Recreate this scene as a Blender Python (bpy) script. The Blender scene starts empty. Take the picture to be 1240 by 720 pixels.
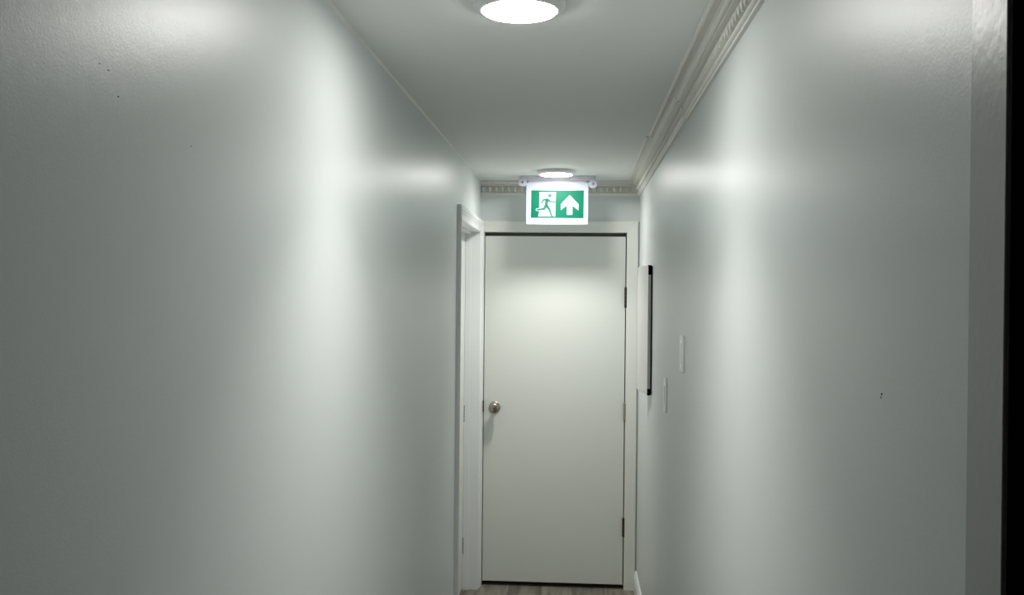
import bpy, bmesh, math, random
from mathutils import Vector, Matrix
random.seed(7)
S = bpy.context.scene
COL = S.collection

# ------------------------------------------------------------------ camera
F_PX, YAW, PITCH, ROLL = 1150.0, 0.0689, -0.0047, 0.0096
CAM = Vector((0.0, 0.0, 1.72))
fwd = Vector((-math.sin(YAW) * math.cos(PITCH), math.cos(YAW) * math.cos(PITCH), math.sin(PITCH)))
right = Vector((math.cos(YAW), math.sin(YAW), 0.0))
up = right.cross(fwd)
cr, cu = right * math.cos(ROLL) + up * math.sin(ROLL), up * math.cos(ROLL) - right * math.sin(ROLL)
cd = bpy.data.cameras.new('camera')
cd.sensor_fit = 'HORIZONTAL'; cd.sensor_width = 36.0; cd.lens = F_PX / 1240.0 * 36.0
cd.clip_start = 0.01
cam = bpy.data.objects.new('camera', cd); COL.objects.link(cam)
M3 = Matrix((cr, cu, -fwd)).transposed()
cam.matrix_world = Matrix.Translation(CAM) @ M3.to_4x4()
S.camera = cam

# ------------------------------------------------------------------ world / exposure
w = bpy.data.worlds.new('world'); S.world = w; w.use_nodes = True
w.node_tree.nodes['Background'].inputs[0].default_value = (0.5, 0.55, 0.6, 1)
w.node_tree.nodes['Background'].inputs[1].default_value = 0.0
S.view_settings.view_transform = 'Standard'; S.view_settings.look = 'None'
S.view_settings.exposure = 0.40; S.view_settings.gamma = 1.0
S.view_settings.use_curve_mapping = False
LIT_FACE, LIT_DOWN = 66.0, 2.9       # diffuser radiance; watts of an area light added below it to lift the lower walls
S.cycles.diffuse_bounces = 8; S.cycles.max_bounces = 12

# ------------------------------------------------------------------ room dimensions (metres)
XL, XR, YE, YB, ZC = -0.5708, 0.3559, 5.5597, -2.4, 2.376
ZK = 2.141                                   # top of the door casings

def px(x, y, axis, val):
    """photo pixel -> point where its ray meets the plane axis = val (wall, ceiling or floor)"""
    d = fwd * F_PX + cr * (x - 620.0) - cu * (y - 360.0)
    return CAM + d * ((val - CAM[axis]) / d[axis])

# ------------------------------------------------------------------ materials
def mat(name, col, rough=0.5, metal=0.0, bump=None, emit=None, spec=0.5, mottle=0.0, coat=0.0):
    m = bpy.data.materials.new(name); m.use_nodes = True
    nt = m.node_tree; b = nt.nodes['Principled BSDF']
    b.inputs['Base Color'].default_value = (*col, 1)
    b.inputs['Roughness'].default_value = rough
    b.inputs['Metallic'].default_value = metal
    b.inputs['Specular IOR Level'].default_value = spec
    b.inputs['Coat Weight'].default_value = coat
    geo = nt.nodes.new('ShaderNodeNewGeometry')
    if mottle:
        n = nt.nodes.new('ShaderNodeTexNoise'); n.inputs['Scale'].default_value = 3.0
        n.inputs['Detail'].default_value = 4.0
        r = nt.nodes.new('ShaderNodeMix'); r.data_type = 'RGBA'
        r.inputs['A'].default_value = (*[c * (1 - mottle) for c in col], 1)
        r.inputs['B'].default_value = (*[min(1, c * (1 + mottle)) for c in col], 1)
        nt.links.new(geo.outputs['Position'], n.inputs['Vector'])
        nt.links.new(n.outputs['Fac'], r.inputs['Factor'])
        nt.links.new(r.outputs['Result'], b.inputs['Base Color'])
    if bump:
        prev = None
        for sc, st, dist in bump:
            n = nt.nodes.new('ShaderNodeTexNoise'); n.inputs['Scale'].default_value = sc
            n.inputs['Detail'].default_value = 2.0
            nt.links.new(geo.outputs['Position'], n.inputs['Vector'])
            bp = nt.nodes.new('ShaderNodeBump'); bp.inputs['Strength'].default_value = st
            bp.inputs['Distance'].default_value = dist
            nt.links.new(n.outputs['Fac'], bp.inputs['Height'])
            if prev: nt.links.new(prev.outputs['Normal'], bp.inputs['Normal'])
            prev = bp
        nt.links.new(prev.outputs['Normal'], b.inputs['Normal'])
    if emit:
        b.inputs['Emission Color'].default_value = (*emit[0], 1)
        b.inputs['Emission Strength'].default_value = emit[1]
    return m

M = {}
M['wall'] = mat('wall_paint', (0.655, 0.690, 0.685), 0.37, bump=[(280, 0.17, 0.0010), (30, 0.12, 0.002)], mottle=0.01)
M['ceiling'] = mat('ceiling_paint', (0.81, 0.83, 0.81), 0.7, bump=[(120, 0.15, 0.001)])
M['trim'] = mat('trim_paint', (0.78, 0.79, 0.75), 0.38, bump=[(60, 0.15, 0.0006)])
M['crown'] = mat('crown_paint', (0.74, 0.735, 0.69), 0.5, bump=[(90, 0.25, 0.0008)], mottle=0.03)
M['casing'] = mat('casing_gloss_paint', (0.79, 0.81, 0.81), 0.3, bump=[(60, 0.12, 0.0006)])
M['door'] = mat('door_paint', (0.73, 0.75, 0.715), 0.42, bump=[(90, 0.1, 0.0006), (9, 0.1, 0.002)], mottle=0.015)
M['black'] = mat('black_paint', (0.001, 0.001, 0.001), 0.9, spec=0.0)
M['jamb_grey'] = mat('worn_grey_paint', (0.40, 0.41, 0.40), 0.34, bump=[(90, 0.25, 0.0012), (14, 0.2, 0.002)], mottle=0.08)
M['plastic'] = mat('white_plastic', (0.90, 0.91, 0.90), 0.3)
M['housing'] = mat('lamp_housing', (0.78, 0.79, 0.80), 0.45)
M['nickel'] = mat('satin_nickel', (0.34, 0.31, 0.26), 0.28, metal=1.0, bump=[(300, 0.05, 0.0003)])
M['bronze'] = mat('aged_brass', (0.045, 0.036, 0.025), 0.5, metal=0.5, mottle=0.4)
M['painted_hinge'] = mat('half_painted_brass', (0.30, 0.29, 0.25), 0.5, metal=0.3, mottle=0.7)
M['gap'] = mat('gap_shade_stop', (0.13, 0.125, 0.10), 0.8)  # shade of the gap around the leaf put into the stop's colour
M['dark'] = mat('dark_gap', (0.02, 0.02, 0.018), 0.8)
M['alu'] = mat('brushed_aluminium', (0.50, 0.51, 0.51), 0.5, metal=0.5)
M['board'] = mat('white_board', (0.74, 0.75, 0.73), 0.35)
M['sign_body'] = mat('sign_acrylic', (0.30, 0.30, 0.33), 0.4, emit=((0.70, 0.90, 1.0), 0.27))
M['sign_green'] = mat('sign_green', (0.001, 0.06, 0.035), 0.45, spec=0.15, emit=((0.0, 0.36, 0.20), 0.36))
M['sign_white'] = mat('sign_white', (0.28, 0.31, 0.30), 0.45, emit=((0.78, 1.0, 0.93), 0.29))
M['sign_man'] = mat('sign_figure_green', (0.01, 0.07, 0.05), 0.45, spec=0.15, emit=((0.07, 0.36, 0.25), 0.42))
M['sign_grey'] = mat('sign_cap_plastic', (0.46, 0.46, 0.53), 0.4)
M['seal'] = mat('caulk', (0.74, 0.75, 0.71), 0.5)
M['lit'] = mat('lit_diffuser', (0.9, 0.9, 0.9), 0.4, emit=((1.0, 0.985, 0.945), LIT_FACE))

def plank_mat(i):
    m = bpy.data.materials.new('grey_oak_plank'); m.use_nodes = True
    nt = m.node_tree; b = nt.nodes['Principled BSDF']; b.inputs['Roughness'].default_value = 0.5
    g = nt.nodes.new('ShaderNodeNewGeometry')
    mp = nt.nodes.new('ShaderNodeMapping'); mp.inputs['Scale'].default_value = (28, 3.0, 1)
    mp.inputs['Location'].default_value = (i * 3.7, i * 1.9, 0)
    n = nt.nodes.new('ShaderNodeTexNoise'); n.inputs['Scale'].default_value = 1.0; n.inputs['Detail'].default_value = 6
    r = nt.nodes.new('ShaderNodeValToRGB')
    k = 0.9 + 0.1 * i
    r.color_ramp.elements[0].position = 0.3; r.color_ramp.elements[0].color = (0.085 * k, 0.075 * k, 0.060 * k, 1)
    r.color_ramp.elements[1].position = 0.72; r.color_ramp.elements[1].color = (0.26 * k, 0.235 * k, 0.195 * k, 1)
    nt.links.new(g.outputs['Position'], mp.inputs['Vector']); nt.links.new(mp.outputs['Vector'], n.inputs['Vector'])
    nt.links.new(n.outputs['Fac'], r.inputs['Fac']); nt.links.new(r.outputs['Color'], b.inputs['Base Color'])
    return m
PLANKS = [plank_mat(i) for i in range(3)]

# ------------------------------------------------------------------ helpers
def link(name, bm, m, parent=None, smooth=False):
    bmesh.ops.recalc_face_normals(bm, faces=bm.faces)
    me = bpy.data.meshes.new(name); bm.to_mesh(me); bm.free()
    o = bpy.data.objects.new(name, me); COL.objects.link(o)
    if m: me.materials.append(m)
    if smooth:
        me.polygons.foreach_set('use_smooth', [True] * len(me.polygons))
        try: me.set_sharp_from_angle(angle=math.radians(38))
        except Exception: pass
    if parent: attach(o, parent)
    return o
def attach(o, p):
    o.parent = p; o.matrix_parent_inverse = p.matrix_basis.inverted()
def tag(o, label=None, cat=None, group=None, kind=None):
    for k, v in (('label', label), ('category', cat), ('group', group), ('kind', kind)):
        if v: o[k] = v
    return o
def empty(name, loc, label, cat, group=None, kind=None):
    o = bpy.data.objects.new(name, None); COL.objects.link(o); o.location = loc; o.empty_display_size = 0.1
    return tag(o, label, cat, group, kind)
def box(bm, a, b, bev=0.0, seg=2):
    t = bmesh.new()
    r = bmesh.ops.create_cube(t, size=1.0)
    for v in t.verts:
        v.co = Vector([(a[i] + b[i]) / 2 + v.co[i] * (b[i] - a[i]) for i in range(3)])
    if bev: bmesh.ops.bevel(t, geom=t.edges[:], offset=bev, segments=seg, profile=0.6, affect='EDGES')
    me = bpy.data.meshes.new('tmp'); t.to_mesh(me); t.free(); bm.from_mesh(me); bpy.data.meshes.remove(me)
def box_obj(name, a, b, m, parent=None, bev=0.0):
    bm = bmesh.new(); box(bm, a, b, bev); return link(name, bm, m, parent)
def lathe(bm, prof, c, axis, n=48):
    """prof: list of (radius, along axis); axis 'x','y','z' with sign"""
    ax = Vector(axis); t = Vector((0, 0, 1)) if abs(ax.z) < 0.5 else Vector((1, 0, 0))
    u = ax.cross(t).normalized(); v = ax.cross(u)
    rings = []
    for r, h in prof:
        if r < 1e-6: rings.append([bm.verts.new(Vector(c) + ax * h)])
        else: rings.append([bm.verts.new(Vector(c) + ax * h + (u * math.cos(2 * math.pi * k / n) + v * math.sin(2 * math.pi * k / n)) * r) for k in range(n)])
    for A, B in zip(rings, rings[1:]):
        for k in range(n):
            k2 = (k + 1) % n
            if len(A) == 1 and len(B) == 1: continue
            if len(A) == 1: bm.faces.new((A[0], B[k], B[k2]))
            elif len(B) == 1: bm.faces.new((A[k], B[0], A[k2]))
            else: bm.faces.new((A[k], B[k], B[k2], A[k2]))
def loft(bm, A, B):
    """two matching closed loops of points -> capped prism"""
    va = [bm.verts.new(p) for p in A]; vb = [bm.verts.new(p) for p in B]; n = len(A)
    for i in range(n):
        bm.faces.new((va[i], va[(i + 1) % n], vb[(i + 1) % n], vb[i]))
    bm.faces.new(va[::-1]); bm.faces.new(vb)

# ------------------------------------------------------------------ floor
fl = box_obj('floor', (XL - 0.75, YB, -0.06), (XR + 0.5, YE + 0.30, -0.006), M['dark'])
tag(fl, 'grey-brown wood-look plank floor at the foot of the white door', 'floor', kind='structure')
PW = (XR - XL) / 5
for c in range(5):
    y = YB - [0.1, 0.7, 0.35, 0.95, 0.5][c]
    while y < YE + 0.24:
        y0, y1 = max(YB, y), min(YE + 0.24, y + 1.22)
        if y1 - y0 > 0.05:
            x0 = XL + c * PW
            p = box_obj('plank', (x0 + 0.0008, y0 + 0.0008, -0.006), (x0 + PW - 0.0008, y1 - 0.0008, 0.0), PLANKS[random.randrange(3)], fl, 0.0008)
        y += 1.22

# ------------------------------------------------------------------ walls, ceiling
T = 0.12
# left doorway
YO0, YO1 = 4.531, 5.468           # clear opening between the jambs
ZO = 2.070                        # opening height
bm = bmesh.new()
box(bm, (XL - T, YB, 0), (XL, YO0 - 0.02, ZC))
box(bm, (XL - T, YO0 - 0.02, ZO + 0.02), (XL, YE + T, ZC))
box(bm, (XL - T, YO1 + 0.02, 0), (XL, YE + T, ZO + 0.02))
wl = tag(link('wall_left', bm, M['wall']), 'long semi-gloss pale grey wall filling the left side', 'wall', kind='structure')
# right wall, ends near the camera at a doorway
YR = px(1178, 360, 0, XR).y       # wall meets the grey casing strip
YR2 = px(1219, 360, 0, XR - 0.004).y
bm = bmesh.new()
box(bm, (XR, YR2, 0), (XR + T, YE + T, ZC))
box(bm, (XR, YB, 2.12), (XR + T, YR2, ZC))
wr = tag(link('wall_right', bm, M['wall']), 'long semi-gloss pale grey wall on the right under the crown moulding', 'wall', kind='structure')
# end wall
DX0, DX1, DZ0, DZ1 = -0.5445, 0.277, 0.026, 2.054
JX0, JX1, JZ = DX0 - 0.004, DX1 + 0.006, 2.076
bm = bmesh.new()
box(bm, (XL, YE, 0), (JX0 - 0.012, YE + T, ZC))
box(bm, (JX1 + 0.02, YE, 0), (XR, YE + T, ZC))
box(bm, (JX0 - 0.012, YE, JZ + 0.02), (JX1 + 0.02, YE + T, ZC))
we = tag(link('wall_end', bm, M['wall']), 'narrow pale grey end wall above and around the white door', 'wall', kind='structure')
wb = tag(box_obj('wall_back', (XL - T, YB - T, 0), (XR + T, YB, ZC), M['wall']), 'pale grey wall behind the viewer closing the corridor', 'wall', kind='structure')
ce = tag(box_obj('ceiling', (XL - T, YB - T, ZC), (XR + T, YE + T, ZC + 0.08), M['ceiling']), 'plain white ceiling with two round flush lights', 'ceiling', kind='structure')

# nail holes and specks in the wall paint
def speck(parent, x, y, plane, r, s):
    p = px(x, y, 0, plane)
    bm = bmesh.new(); lathe(bm, [(0, 0.0004), (r * 0.7, 0.0007), (r, -0.0003)], p, (s, 0, 0), 10)
    link('nail_hole', bm, M['dark'], parent)
for x, y, r in ((143, 117, .0011), (131, 85, .0008), (120, 77, .0006), (231, 177, .0008)): speck(wl, x, y, XL, r, 1)
speck(wr, 1068, 477, XR, .0017, -1); speck(wr, 1067, 481, XR, .0012, -1)

# ------------------------------------------------------------------ crown moulding
PROF = [(0.0, 0.0), (0.050, 0.0), (0.050, 0.006), (0.045, 0.007), (0.043, 0.0095), (0.0462, 0.0105)]
for k in range(9):                                  # ogee
    a = k / 8.0
    PROF.append((0.0462 - 0.014 * a - 0.003 * math.sin(a * 2 * math.pi), 0.0105 + 0.012 * a))
PROF += [(0.028, 0.0225), (0.028, 0.0245), (0.0315, 0.0255), (0.0315, 0.0285), (0.0265, 0.030), (0.014, 0.031), (0.006, 0.033), (0.006, 0.0655), (0.009, 0.0667), (0.012, 0.068)]
for k in range(6):
    a = -math.pi / 2 + math.pi * k / 5
    PROF.append((0.012 + 0.006 * math.cos(a), 0.0745 + 0.0055 * math.sin(a)))
PROF += [(0.010, 0.0805), (0.008, 0.085), (0.0, 0.085)]
BEAD = [(0.050, 0.0), (0.070, 0.0), (0.070, 0.004), (0.067, 0.0075), (0.063, 0.0085), (0.059, 0.0075), (0.057, 0.005), (0.050, 0.005)]
def rpt(p, d, y, off=0.0): return Vector((XR - p - off, y, ZC - d))
def ept(p, d, x): return Vector((x, YE - p, ZC - d))
def eggs(bm, place, length):
    """egg and dart ornament along a run: place(along, projection, drop)"""
    n = int(length / 0.038)
    for i in range(n):
        s = i * 0.038 + 0.004
        for (w_, hh, pr) in ((0.021, 0.0155, 0.020), (0.006, 0.0130, 0.013)):
            c = s + w_ / 2
            ring = []
            for k in range(10):
                a = 2 * math.pi * k / 10
                ring.append((c + w_ / 2 * math.cos(a), 0.0495 - hh * math.sin(a)))
            base = [bm.verts.new(place(q[0], 0.005, q[1])) for q in ring]
            mid = [bm.verts.new(place(c + (q[0] - c) * 0.8, 0.006 + pr * 0.7, 0.0495 + (q[1] - 0.0495) * 0.85)) for q in ring]
            top = bm.verts.new(place(c, 0.006 + pr, 0.047))
            for k in range(10):
                k2 = (k + 1) % 10
                bm.faces.new((base[k], base[k2], mid[k2], mid[k])); bm.faces.new((mid[k], mid[k2], top))
            s += 0.0272
YJ = px(832, 143, 2, ZC - 0.08).y                  # butt joint in the crown
YJ2 = px(793, 164, 2, ZC).y                        # butt joint in the ceiling bead
bm = bmesh.new(); loft(bm, [rpt(p, d, YB) for p, d in PROF], [rpt(p, d, YJ - 0.0004) for p, d in PROF])
t1 = tag(link('trim_1', bm, M['crown'], smooth=True), 'cream crown moulding on the right wall, length nearer the viewer', 'moulding', kind='structure')
bm = bmesh.new(); eggs(bm, lambda s, p, d: rpt(p, d, 0.9 + s), YJ - 0.91)
tag(link('egg_and_dart', bm, M['crown'], t1, smooth=True), 'carved egg-and-dart row', kind='stuff')
bm = bmesh.new(); loft(bm, [rpt(p, d + 0.0 if i in (0, 1) else d - 0.0025, YJ + 0.0004, -0.0 if p == 0 else 0.0035) for i, (p, d) in enumerate(PROF)], [rpt(p, d, YE - p) for p, d in PROF])
t2 = tag(link('trim_2', bm, M['crown'], smooth=True), 'cream crown moulding on the right wall, far length reaching the end wall', 'moulding', kind='structure')
bm = bmesh.new(); eggs(bm, lambda s, p, d: rpt(p, d, YJ + 0.006 + s), YE - YJ - 0.04)
tag(link('egg_and_dart', bm, M['crown'], t2, smooth=True), 'carved egg-and-dart row', kind='stuff')
EP = [(p, d) for p, d in PROF]
bm = bmesh.new(); loft(bm, [ept(p, d, XL) for p, d in EP], [ept(p, d, XR - q) for (p, d), (q, _) in zip(EP, PROF)])
t3 = tag(link('trim_3', bm, M['crown'], smooth=True), 'short cream crown moulding across the end wall behind the exit sign', 'moulding', kind='structure')
bm = bmesh.new(); eggs(bm, lambda s, p, d: ept(p, d, XL + s), XR - XL - 0.03)
tag(link('egg_and_dart', bm, M['crown'], t3, smooth=True), 'carved egg-and-dart row', kind='stuff')
bm = bmesh.new(); loft(bm, [rpt(p, d, YB) for p, d in BEAD], [rpt(p, d, YJ2 - 0.012) for p, d in BEAD])
tag(link('trim_4', bm, M['crown'], smooth=True), 'slim ceiling bead beside the crown moulding, length nearer the viewer', 'moulding', kind='structure')
bm = bmesh.new(); loft(bm, [rpt(p, d, YJ2 + 0.012, 0.009 if p > 0.055 else 0) for p, d in BEAD], [rpt(p, d, YE - 0.03, 0.002 if p > 0.055 else 0) for p, d in BEAD])
tag(link('trim_5', bm, M['crown'], smooth=True), 'slim ceiling bead beside the crown moulding, far length', 'moulding', kind='structure')
# caulked joint between left wall and ceiling (a little wavy)
bm = bmesh.new(); rings = []
for i in range(61):
    y = YB + (YE - YB) * i / 60.0
    r = 0.0045 + 0.0012 * math.sin(i * 1.7) + 0.0008 * math.sin(i * 0.61)
    rings.append([bm.verts.new((XL - 0.001, y, ZC + 0.001)), bm.verts.new((XL - 0.001, y, ZC - r * 1.3)), bm.verts.new((XL + r * 0.7, y, ZC - r * 0.7)), bm.verts.new((XL + r * 1.3, y, ZC + 0.001))])
for A, B in zip(rings, rings[1:]):
    for k in range(4): bm.faces.new((A[k], A[(k + 1) % 4], B[(k + 1) % 4], B[k]))
bm.faces.new(rings[0]); bm.faces.new(rings[-1])
tag(link('trim_6', bm, M['seal'], smooth=True), 'thin wavy caulk line where the left wall meets the ceiling', 'caulk line', kind='structure')

# ------------------------------------------------------------------ door casings
def casing(parent, prof, a0, a1, zin, place, wl=1e9, wr=1e9, m=None, names=('casing', 'casing', 'head_casing')):
    """prof: (w across, t thick); a along the wall; legs left/right and mitred head"""
    L = lambda w_: min(w_, wl); R_ = lambda w_: min(w_, wr)
    bm = bmesh.new(); loft(bm, [place(a0 - L(w_), t, 0.0) for w_, t in prof], [place(a0 - L(w_), t, zin + w_) for w_, t in prof]); link(names[0], bm, m, parent)
    bm = bmesh.new(); loft(bm, [place(a1 + R_(w_), t, 0.0) for w_, t in prof], [place(a1 + R_(w_), t, zin + w_) for w_, t in prof]); link(names[1], bm, m, parent)
    bm = bmesh.new(); loft(bm, [place(a0 - L(w_), t, zin + w_) for w_, t in prof], [place(a1 + R_(w_), t, zin + w_) for w_, t in prof]); link(names[2], bm, m, parent)

# --- end door
d1 = empty('door_1', ((DX0 + DX1) / 2, YE, 0), 'closed plain white slab door with round knob at the corridor end', 'door', kind='structure')
FLAT = [(0, 0), (0, 0.012), (0.002, 0.014), (0.062, 0.016), (0.066, 0.013), (0.066, 0.0)]
casing(d1, FLAT, JX0, JX1, JZ, lambda a, t, z: Vector((a, YE - t, z)), wl=JX0 - XL - 0.002, m=M['trim'])
bm = bmesh.new(); box(bm, (DX0, YE + 0.004, DZ0), (DX1, YE + 0.042, DZ1), 0.0012)
leaf = link('door_leaf', bm, M['door'], d1)
# jamb with stop behind the leaf
bm = bmesh.new()
box(bm, (JX0 - 0.012, YE + 0.001, 0), (JX0 - 0.0003, YE + T, JZ)); link('jamb', bm, M['trim'], d1)
bm = bmesh.new()
box(bm, (JX1 + 0.0003, YE + 0.001, 0), (JX1 + 0.02, YE + T, JZ)); link('jamb', bm, M['trim'], d1)
box_obj('head_jamb', (JX0 - 0.012, YE + 0.001, JZ + 0.0003), (JX1 + 0.02, YE + T, JZ + 0.02), M['trim'], d1)
bm = bmesh.new()
box(bm, (JX0, YE + 0.046, 0), (JX0 + 0.02, YE + 0.06, JZ)); box(bm, (JX1 - 0.02, YE + 0.046, 0), (JX1, YE + 0.06, JZ)); box(bm, (JX0 + 0.02, YE + 0.046, JZ - 0.05), (JX1 - 0.02, YE + 0.06, JZ))
link('door_stop', bm, M['gap'], d1)
box_obj('threshold', (JX0, YE + 0.030, 0.0), (JX1, YE + T, 0.010), M['dark'], d1)
def hinge(parent, cx, cy, zc, h, m, sx, sy):
    hp = bmesh.new()
    for k in range(5):
        z0 = zc - h / 2 + h * k / 5
        lathe(hp, [(0, z0 + 0.0004), (0.0076, z0 + 0.0004), (0.0084, z0 + 0.0012), (0.0084, z0 + h / 5 - 0.0012), (0.0076, z0 + h / 5 - 0.0004), (0, z0 + h / 5 - 0.0004)], (cx, cy, 0), (0, 0, 1), 14)
    lathe(hp, [(0, zc - h / 2 - 0.005), (0.004, zc - h / 2 - 0.003), (0.005, zc - h / 2), (0, zc - h / 2 + 0.001)], (cx, cy, 0), (0, 0, 1), 14)
    lathe(hp, [(0, zc + h / 2 - 0.001), (0.005, zc + h / 2), (0.004, zc + h / 2 + 0.003), (0, zc + h / 2 + 0.005)], (cx, cy, 0), (0, 0, 1), 14)
    ho = link('hinge', hp, m, parent, smooth=True)
    return ho
for (y0, y1, mm, lb) in ((347, 373, M['bronze'], 'dark tarnished hinge'), (487, 510, M['painted_hinge'], 'half-painted hinge'), (626, 650, M['bronze'], 'dark tarnished hinge')):
    z0, z1 = px(756, y1, 1, YE).z, px(756, y0, 1, YE).z
    h = hinge(d1, DX1 + 0.003, YE - 0.008, (z0 + z1) / 2, z1 - z0 - 0.008, mm, 0, 0)
    h['label'] = lb
    bm = bmesh.new(); box(bm, (DX1 - 0.004, YE + 0.0012, z0 + 0.004), (DX1 + 0.0055, YE + 0.0036, z1 - 0.004)); link('hinge_leaf', bm, mm, h)
kp = px(598, 494, 1, YE - 0.05); kp.y = YE + 0.004
bm = bmesh.new(); lathe(bm, [(0, 0.0), (0.033, 0.0), (0.0335, 0.003), (0.031, 0.006), (0.020, 0.009), (0, 0.009)], kp, (0, -1, 0), 40)
rose = link('knob_rose', bm, M['nickel'], d1, smooth=True)
bm = bmesh.new(); lathe(bm, [(0, 0.008), (0.0125, 0.008), (0.0115, 0.02), (0.014, 0.027), (0.024, 0.033), (0.0305, 0.043), (0.0315, 0.052), (0.028, 0.061), (0.020, 0.066), (0.010, 0.068), (0.0, 0.068)], kp, (0, -1, 0), 40)
knob = tag(link('door_knob', bm, M['nickel'], d1, smooth=True), 'round satin nickel knob')
bm = bmesh.new(); lathe(bm, [(0, 0.0682), (0.004, 0.0684), (0.0045, 0.0672)], kp, (0, -1, 0), 20); link('keyhole', bm, M['dark'], knob, smooth=True)
sp = px(583, 491, 1, YE)
box_obj('strike_plate', (DX0 - 0.0045, YE - 0.0135, sp.z - 0.032), (DX0 + 0.001, YE + 0.006, sp.z + 0.032), M['bronze'], d1)

# --- doorway in the left wall
d2 = empty('door_2', (XL, (YO0 + YO1) / 2, 0), 'white profiled door casing and recessed doorway in the left wall', 'doorway', kind='structure')
COLO = [(0, 0), (0, 0.010), (0.004, 0.013), (0.010, 0.013), (0.016, 0.0105), (0.030, 0.014), (0.040, 0.020), (0.045, 0.0205), (0.048, 0.024), (0.064, 0.026), (0.067, 0.023), (0.067, 0)]
casing(d2, COLO, YO0, YO1, ZO, lambda a, t, z: Vector((XL + t * 0.80, a, z)), m=M['casing'])
for i in range(2):
    box_obj('threshold_plank', (XL - T + i * 0.06, YO0, -0.006), (XL - T + i * 0.06 + 0.0585, YO1, 0.0), PLANKS[i], d2, 0.0008)
box_obj('jamb', (XL - T, YO1, 0), (XL, YO1 + 0.02, ZO), M['casing'], d2)
box_obj('jamb', (XL - T, YO0 - 0.02, 0), (XL, YO0, ZO), M['casing'], d2)
box_obj('head_jamb', (XL - T, YO0 - 0.02, ZO), (XL, YO1 + 0.02, ZO + 0.02), M['casing'], d2)
bm = bmesh.new()
box(bm, (XL - 0.078, YO1 - 0.011, 0), (XL - 0.045, YO1, ZO), 0.002); box(bm, (XL - 0.078, YO0, 0), (XL - 0.045, YO0 + 0.011, ZO), 0.002)
box(bm, (XL - 0.078, YO0 + 0.011, ZO - 0.011), (XL - 0.045, YO1 - 0.011, ZO), 0.002)
link('door_stop', bm, M['casing'], d2)
l2 = box_obj('door_leaf', (XL - 0.114, YO0 + 0.003, 0.012), (XL - 0.0785, YO1 - 0.003, ZO - 0.003), M['door'], d2, 0.0015)
for y in (500, 660):
    z = px(560, y, 1, YO1).z
    hinge(d2, XL - 0.079, YO1 - 0.004, z, 0.095, M['bronze'], 0, 0)

# --- doorway in the right wall next to the viewer: painted casing strip and black door
d3 = empty('door_3', (XR, YR2, 0), 'worn grey casing and black door at the right edge of the view', 'doorway', kind='structure')
bm = bmesh.new(); box(bm, (XR - 0.004, YR2, 0), (XR - 0.0003, YR, 2.19), 0.0012); link('casing', bm, M['jamb_grey'], d3)
YR3 = px(1213, 360, 0, XR - 0.007).y
bm = bmesh.new(); box(bm, (XR - 0.0065, YR2 - 0.001, 0), (XR - 0.0041, YR3, 2.12), 0.001); link('casing_edge', bm, M['jamb_grey'], d3)
bm = bmesh.new(); box(bm, (XR - 0.003, YR2 - 0.05, 0), (XR + T, YR2 - 0.0015, 2.12), 0.002); link('jamb', bm, M['black'], d3)
bm = bmesh.new(); box(bm, (XR + 0.02, YB, 0.01), (XR + 0.058, YR2 - 0.053, 2.11), 0.002); link('door_leaf', bm, M['black'], d3)

# ------------------------------------------------------------------ baseboards
BB = [(0, 0), (0.015, 0), (0.015, 0.088), (0.012, 0.094), (0.011, 0.104), (0.006, 0.113), (0.003, 0.117), (0, 0.117)]
def base(name, x, s, y0, y1, label):
    bm = bmesh.new(); loft(bm, [Vector((x + s * p, y0, z)) for p, z in BB], [Vector((x + s * p, y1, z)) for p, z in BB])
    return tag(link(name, bm, M['casing']), label, 'baseboard', kind='structure')
base('baseboard_right', XR, -1, YR + 0.001, YE - 0.0165, 'white baseboard along the foot of the right wall')
base('baseboard_left', XL, 1, YB, YO0 - 0.069, 'white baseboard along the foot of the left wall')

# ------------------------------------------------------------------ ceiling lights
def lamp(c, R, r, label):
    """flush round light; c = centre of the lit face"""
    drop = 0.020
    t = empty('ceiling_light', (c.x, c.y, ZC), label, 'ceiling light', 'round flush ceiling lights')
    z = lambda h: h
    bm = bmesh.new()
    lathe(bm, [(R - 0.004, 0.0), (R, 0.003), (R, 0.010), (R - 0.004, 0.013), (r + 0.006, drop - 0.001), (r + 0.002, drop), (r, drop - 0.002), (r, drop - 0.006), (0, drop - 0.006)], (c.x, c.y, ZC), (0, 0, -1), 64)
    link('housing', bm, M['housing'], t, smooth=True)
    bm = bmesh.new()
    lathe(bm, [(0, drop - 0.0055), (r - 0.0005, drop - 0.0055), (r - 0.0005, drop + 0.001), (r * 0.97, drop + 0.003), (r * 0.6, drop + 0.0045), (0, drop + 0.005)], (c.x, c.y, ZC), (0, 0, -1), 64)
    link('diffuser', bm, M['lit'], t, smooth=True)
    ld = bpy.data.lights.new('added_downlight', 'AREA'); ld.shape = 'DISK'; ld.size = 2 * r * 0.9; ld.energy = LIT_DOWN  # extra downward light added just under the diffuser
    ld.color = (1.0, 0.985, 0.945); ld.spread = math.radians(95)
    lo = bpy.data.objects.new('added_downlight', ld); COL.objects.link(lo); lo.location = (c.x, c.y, ZC - drop - 0.006)
    attach(lo, t)
    return t
lamp(px(629.0, 14.0, 2, ZC - 0.020), 0.104, 0.084, 'round lit flush ceiling light nearest the viewer, top centre')
lamp(px(673.5, 211.5, 2, ZC - 0.020), 0.104, 0.084, 'round lit flush ceiling light just in front of the exit sign')

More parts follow.
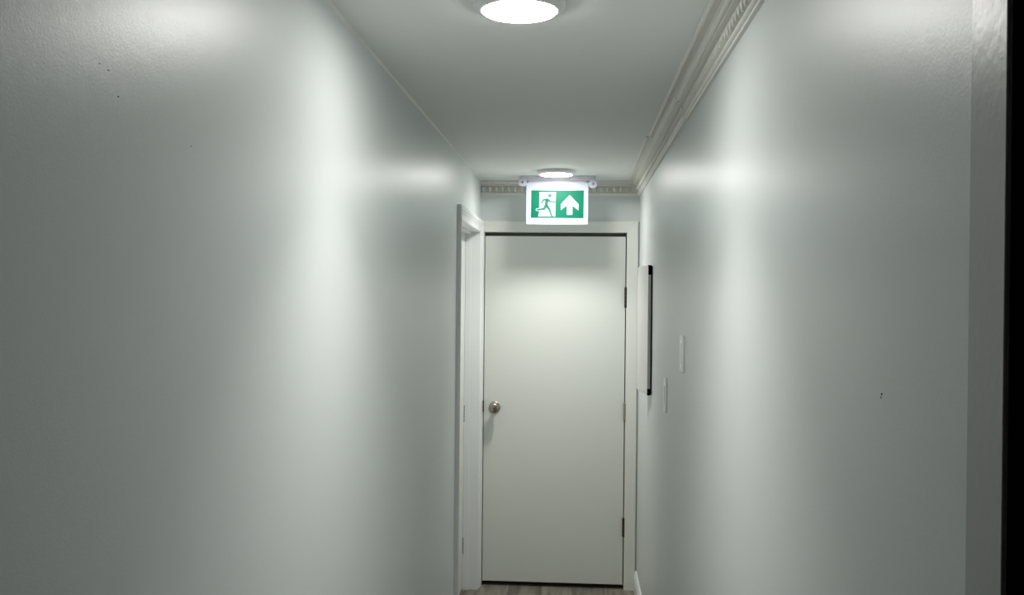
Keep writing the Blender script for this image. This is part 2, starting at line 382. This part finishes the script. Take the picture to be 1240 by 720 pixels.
# ------------------------------------------------------------------ exit sign
YS = 5.311
def sp_(u, v):                    # pixel of the enlarged sign crop -> photo pixel -> sign plane
    return px(615 + u / 8.467, 195 + v / 8.467, 1, YS)
tl, tr, bl, br = sp_(190, 222), sp_(826, 222), sp_(187, 645), sp_(820, 650)
sx0, sx1 = (tl.x + bl.x) / 2, (tr.x + br.x) / 2
sz1, sz0 = (tl.z + tr.z) / 2, (bl.z + br.z) / 2
sc_ = lambda u, v, dy: Vector((sx0 + (u - 188.5) / (823 - 188.5) * (sx1 - sx0), YS - dy, sz1 + (v - 222) / (647.5 - 222) * (sz0 - sz1)))
sg = empty('exit_sign', ((sx0 + sx1) / 2, YS + 0.012, ZC), 'lit green and white running-man exit sign with up arrow, hung from ceiling', 'exit sign')
def rrect(x0, x1, z0, z1, r, y, n=5):
    P = []
    for cx, cz, a0 in ((x1 - r, z1 - r, 0), (x0 + r, z1 - r, 90), (x0 + r, z0 + r, 180), (x1 - r, z0 + r, 270)):
        for k in range(n + 1):
            a = math.radians(a0 + 90 * k / n); P.append(Vector((cx + r * math.cos(a), y, cz + r * math.sin(a))))
    return P
bm = bmesh.new(); loft(bm, rrect(sx0, sx1, sz0, sz1, 0.006, YS), rrect(sx0, sx1, sz0, sz1, 0.006, YS + 0.022))
link('sign_body', bm, M['sign_body'], sg)
def plate(name, pts, dy0, dy1, m, parent):
    bm = bmesh.new(); loft(bm, [sc_(u, v, dy0) for u, v in pts], [sc_(u, v, dy1) for u, v in pts])
    return link(name, bm, m, parent)
gp = plate('green_panel', [(240, 300), (778, 300), (776, 582), (238, 580)], 0.0, 0.0014, M['sign_green'], sg)
plate('arrow_pictogram', [(633, 348), (725, 440), (725, 505), (663, 455), (663, 550), (606, 550), (606, 455), (544, 502), (544, 440)], 0.0014, 0.0020, M['sign_white'], gp)
plate('door_pictogram', [(323, 318), (492, 318), (488, 570), (312, 570), (323, 520)], 0.0014, 0.0020, M['sign_white'], gp)
def limb(bm, pts, dy0, dy1):
    """chain of (u, v, radius) discs joined with tapered quads"""
    for i, (u, v, r) in enumerate(pts):
        n = 14; C = [(u + r * math.cos(2 * math.pi * k / n), v + r * math.sin(2 * math.pi * k / n)) for k in range(n)]
        loft(bm, [sc_(a, b, dy0) for a, b in C], [sc_(a, b, dy1 + i * 0.000005) for a, b in C])
        if i + 1 < len(pts):
            u2, v2, r2 = pts[i + 1]; dx, dy = u2 - u, v2 - v; L = math.hypot(dx, dy); nx, ny = -dy / L, dx / L
            q = [(u + nx * r, v + ny * r), (u2 + nx * r2, v2 + ny * r2), (u2 - nx * r2, v2 - ny * r2), (u - nx * r, v - ny * r)]
            loft(bm, [sc_(a, b, dy0) for a, b in q], [sc_(a, b, dy1) for a, b in q])
BACK = [(392, 452, 15), (374, 490, 12), (300, 499, 8)]
bm = bmesh.new(); limb(bm, [(u, v, r + 6) for u, v, r in BACK[1:]], 0.0014, 0.0022); link('leg_outline', bm, M['sign_white'], gp)
bm = bmesh.new()
limb(bm, [(430, 354, 18)], 0.0020, 0.0026)                         # head
limb(bm, [(404, 400, 19), (398, 425, 17), (394, 452, 15)], 0.0020, 0.00262)           # trunk
limb(bm, [(400, 392, 10), (366, 398, 9), (348, 430, 7)], 0.0020, 0.00266)             # rear arm
limb(bm, [(412, 394, 10), (440, 416, 8), (488, 420, 6)], 0.0020, 0.00270)             # front arm
limb(bm, BACK, 0.0022, 0.0027)                                                         # rear leg
limb(bm, [(398, 456, 15), (430, 500, 11), (447, 556, 8), (462, 566, 6)], 0.0020, 0.00274)   # front leg
limb(bm, [(320, 571, 3.5), (486, 571, 3.5)], 0.0020, 0.00278)                           # ground line
link('running_figure', bm, M['sign_man'], gp)
# ceiling bracket: back bar and two round swivel caps
a, b = px(629, 217, 1, YS), px(721.5, 219, 1, YS)
zt = ZC
box_obj('bracket_bar', (a.x, YS - 0.004, sz1 + 0.010), (b.x, YS + 0.034, ZC), M['sign_grey'], sg, 0.004)
bm = bmesh.new(); box(bm, (sx0 + 0.01, YS + 0.003, sz1 - 0.003), (sx1 - 0.01, YS + 0.019, sz1 + 0.012), 0.002); link('clamp_strip', bm, M['sign_grey'], sg)
for (x, y) in ((632.5, 220.5), (718.5, 222.5)):
    c = px(x, y, 1, YS - 0.012); c.y = YS - 0.010
    bm = bmesh.new(); lathe(bm, [(0, -0.04), (0.024, -0.04), (0.025, -0.036), (0.025, 0.002), (0.022, 0.006), (0.012, 0.0065), (0.010, 0.004), (0, 0.004)], c, (0, -1, 0), 32)
    cap = link('swivel_cap', bm, M['sign_grey'], sg, smooth=True)
    bm = bmesh.new(); lathe(bm, [(0, 0.0052), (0.0045, 0.005), (0.005, 0.0035)], c, (0, -1, 0), 16); link('screw', bm, M['dark'], cap)

# ------------------------------------------------------------------ blank cover plates on the right wall
def wall_plate(x, y0, y1, label, w_=0.078):
    p0, p1 = px(x, y0, 0, XR), px(x, y1, 0, XR); yc = p0.y; zc = (p0.z + p1.z) / 2; h = (p0.z - p1.z)
    t = empty('cover_plate', (XR, yc, zc), label, 'wall plate', 'cover plates on the right wall')
    bm = bmesh.new(); box(bm, (XR - 0.0075, yc - w_ / 2, zc - h / 2), (XR - 0.0002, yc + w_ / 2, zc + h / 2), 0.0028, 3)
    link('plate', bm, M['plastic'], t, smooth=True)
    bm = bmesh.new(); box(bm, (XR - 0.0105, yc - 0.017, zc - 0.034), (XR - 0.0072, yc + 0.017, zc + 0.034), 0.0012, 2)
    link('rocker', bm, M['plastic'], t, smooth=True)
    for s in (-1, 1):
        bm = bmesh.new(); lathe(bm, [(0, 0.0012), (0.0028, 0.001), (0.0033, 0)], (XR - 0.0074, yc, zc + s * h * 0.41), (-1, 0, 0), 12); link('screw', bm, M['plastic'], t)
wall_plate(827.3, 406, 450, 'white wall plate nearer the viewer, higher of the two on the right wall')
wall_plate(807.0, 457, 499, 'white wall plate lower and farther along, between the higher plate and framed board')

# ------------------------------------------------------------------ framed white board on the right wall
n0, n1 = px(790.5, 321, 0, XR), px(790.5, 480.5, 0, XR)
yb = n0.y; zt, zb = n0.z, n1.z
WB = 0.275
bd = empty('framed_board', (XR, yb + WB / 2, zb), 'white board with dark metal edge, standing off the right wall beside the door', 'board')
ang = math.radians(7.0)
def bpt(along, off, z):           # board hangs a little away from the wall at its far end
    return Vector((XR - 0.007 - off * math.cos(ang) - along * math.sin(ang), yb + along * math.cos(ang) - off * math.sin(ang), z))
def bbox(name, a0, a1, o0, o1, z0, z1, m, parent):
    bm = bmesh.new()
    loft(bm, [bpt(a0, o0, z0), bpt(a1, o0, z0), bpt(a1, o1, z0), bpt(a0, o1, z0)], [bpt(a0, o0, z1), bpt(a1, o0, z1), bpt(a1, o1, z1), bpt(a0, o1, z1)])
    return link(name, bm, m, parent)
bbox('face', 0.004, WB - 0.004, 0.003, 0.0135, zb + 0.004, zt - 0.004, M['board'], bd)
for (a0, a1, z0, z1) in ((0, 0.010, zb + 0.030, zt - 0.045), (WB - 0.010, WB, zb + 0.030, zt - 0.045)):
    bbox('edge_rail', a0, a1, 0.0, 0.0128, z0, z1, M['alu'], bd)
for (z0, z1) in ((zb, zb + 0.004), (zt - 0.004, zt)):
    bbox('edge_rail', 0.012, WB - 0.012, 0.0, 0.0128, z0, z1, M['board'], bd)
for a0, a1 in ((-0.001, 0.012), (WB - 0.012, WB + 0.001)):
    for z0, z1 in ((zb - 0.001, zb + 0.030), (zt - 0.045, zt + 0.001)):
        bbox('corner_cap', a0, a1, -0.0005, 0.0132, z0, z1, M['black'], bd)
bm = bmesh.new()
box(bm, (XR - 0.007, yb + 0.001, zb + 0.002), (XR - 0.0002, yb + 0.04, zt - 0.002)); link('gap_block', bm, M['black'], bd)  # black block filling the space between wall and board
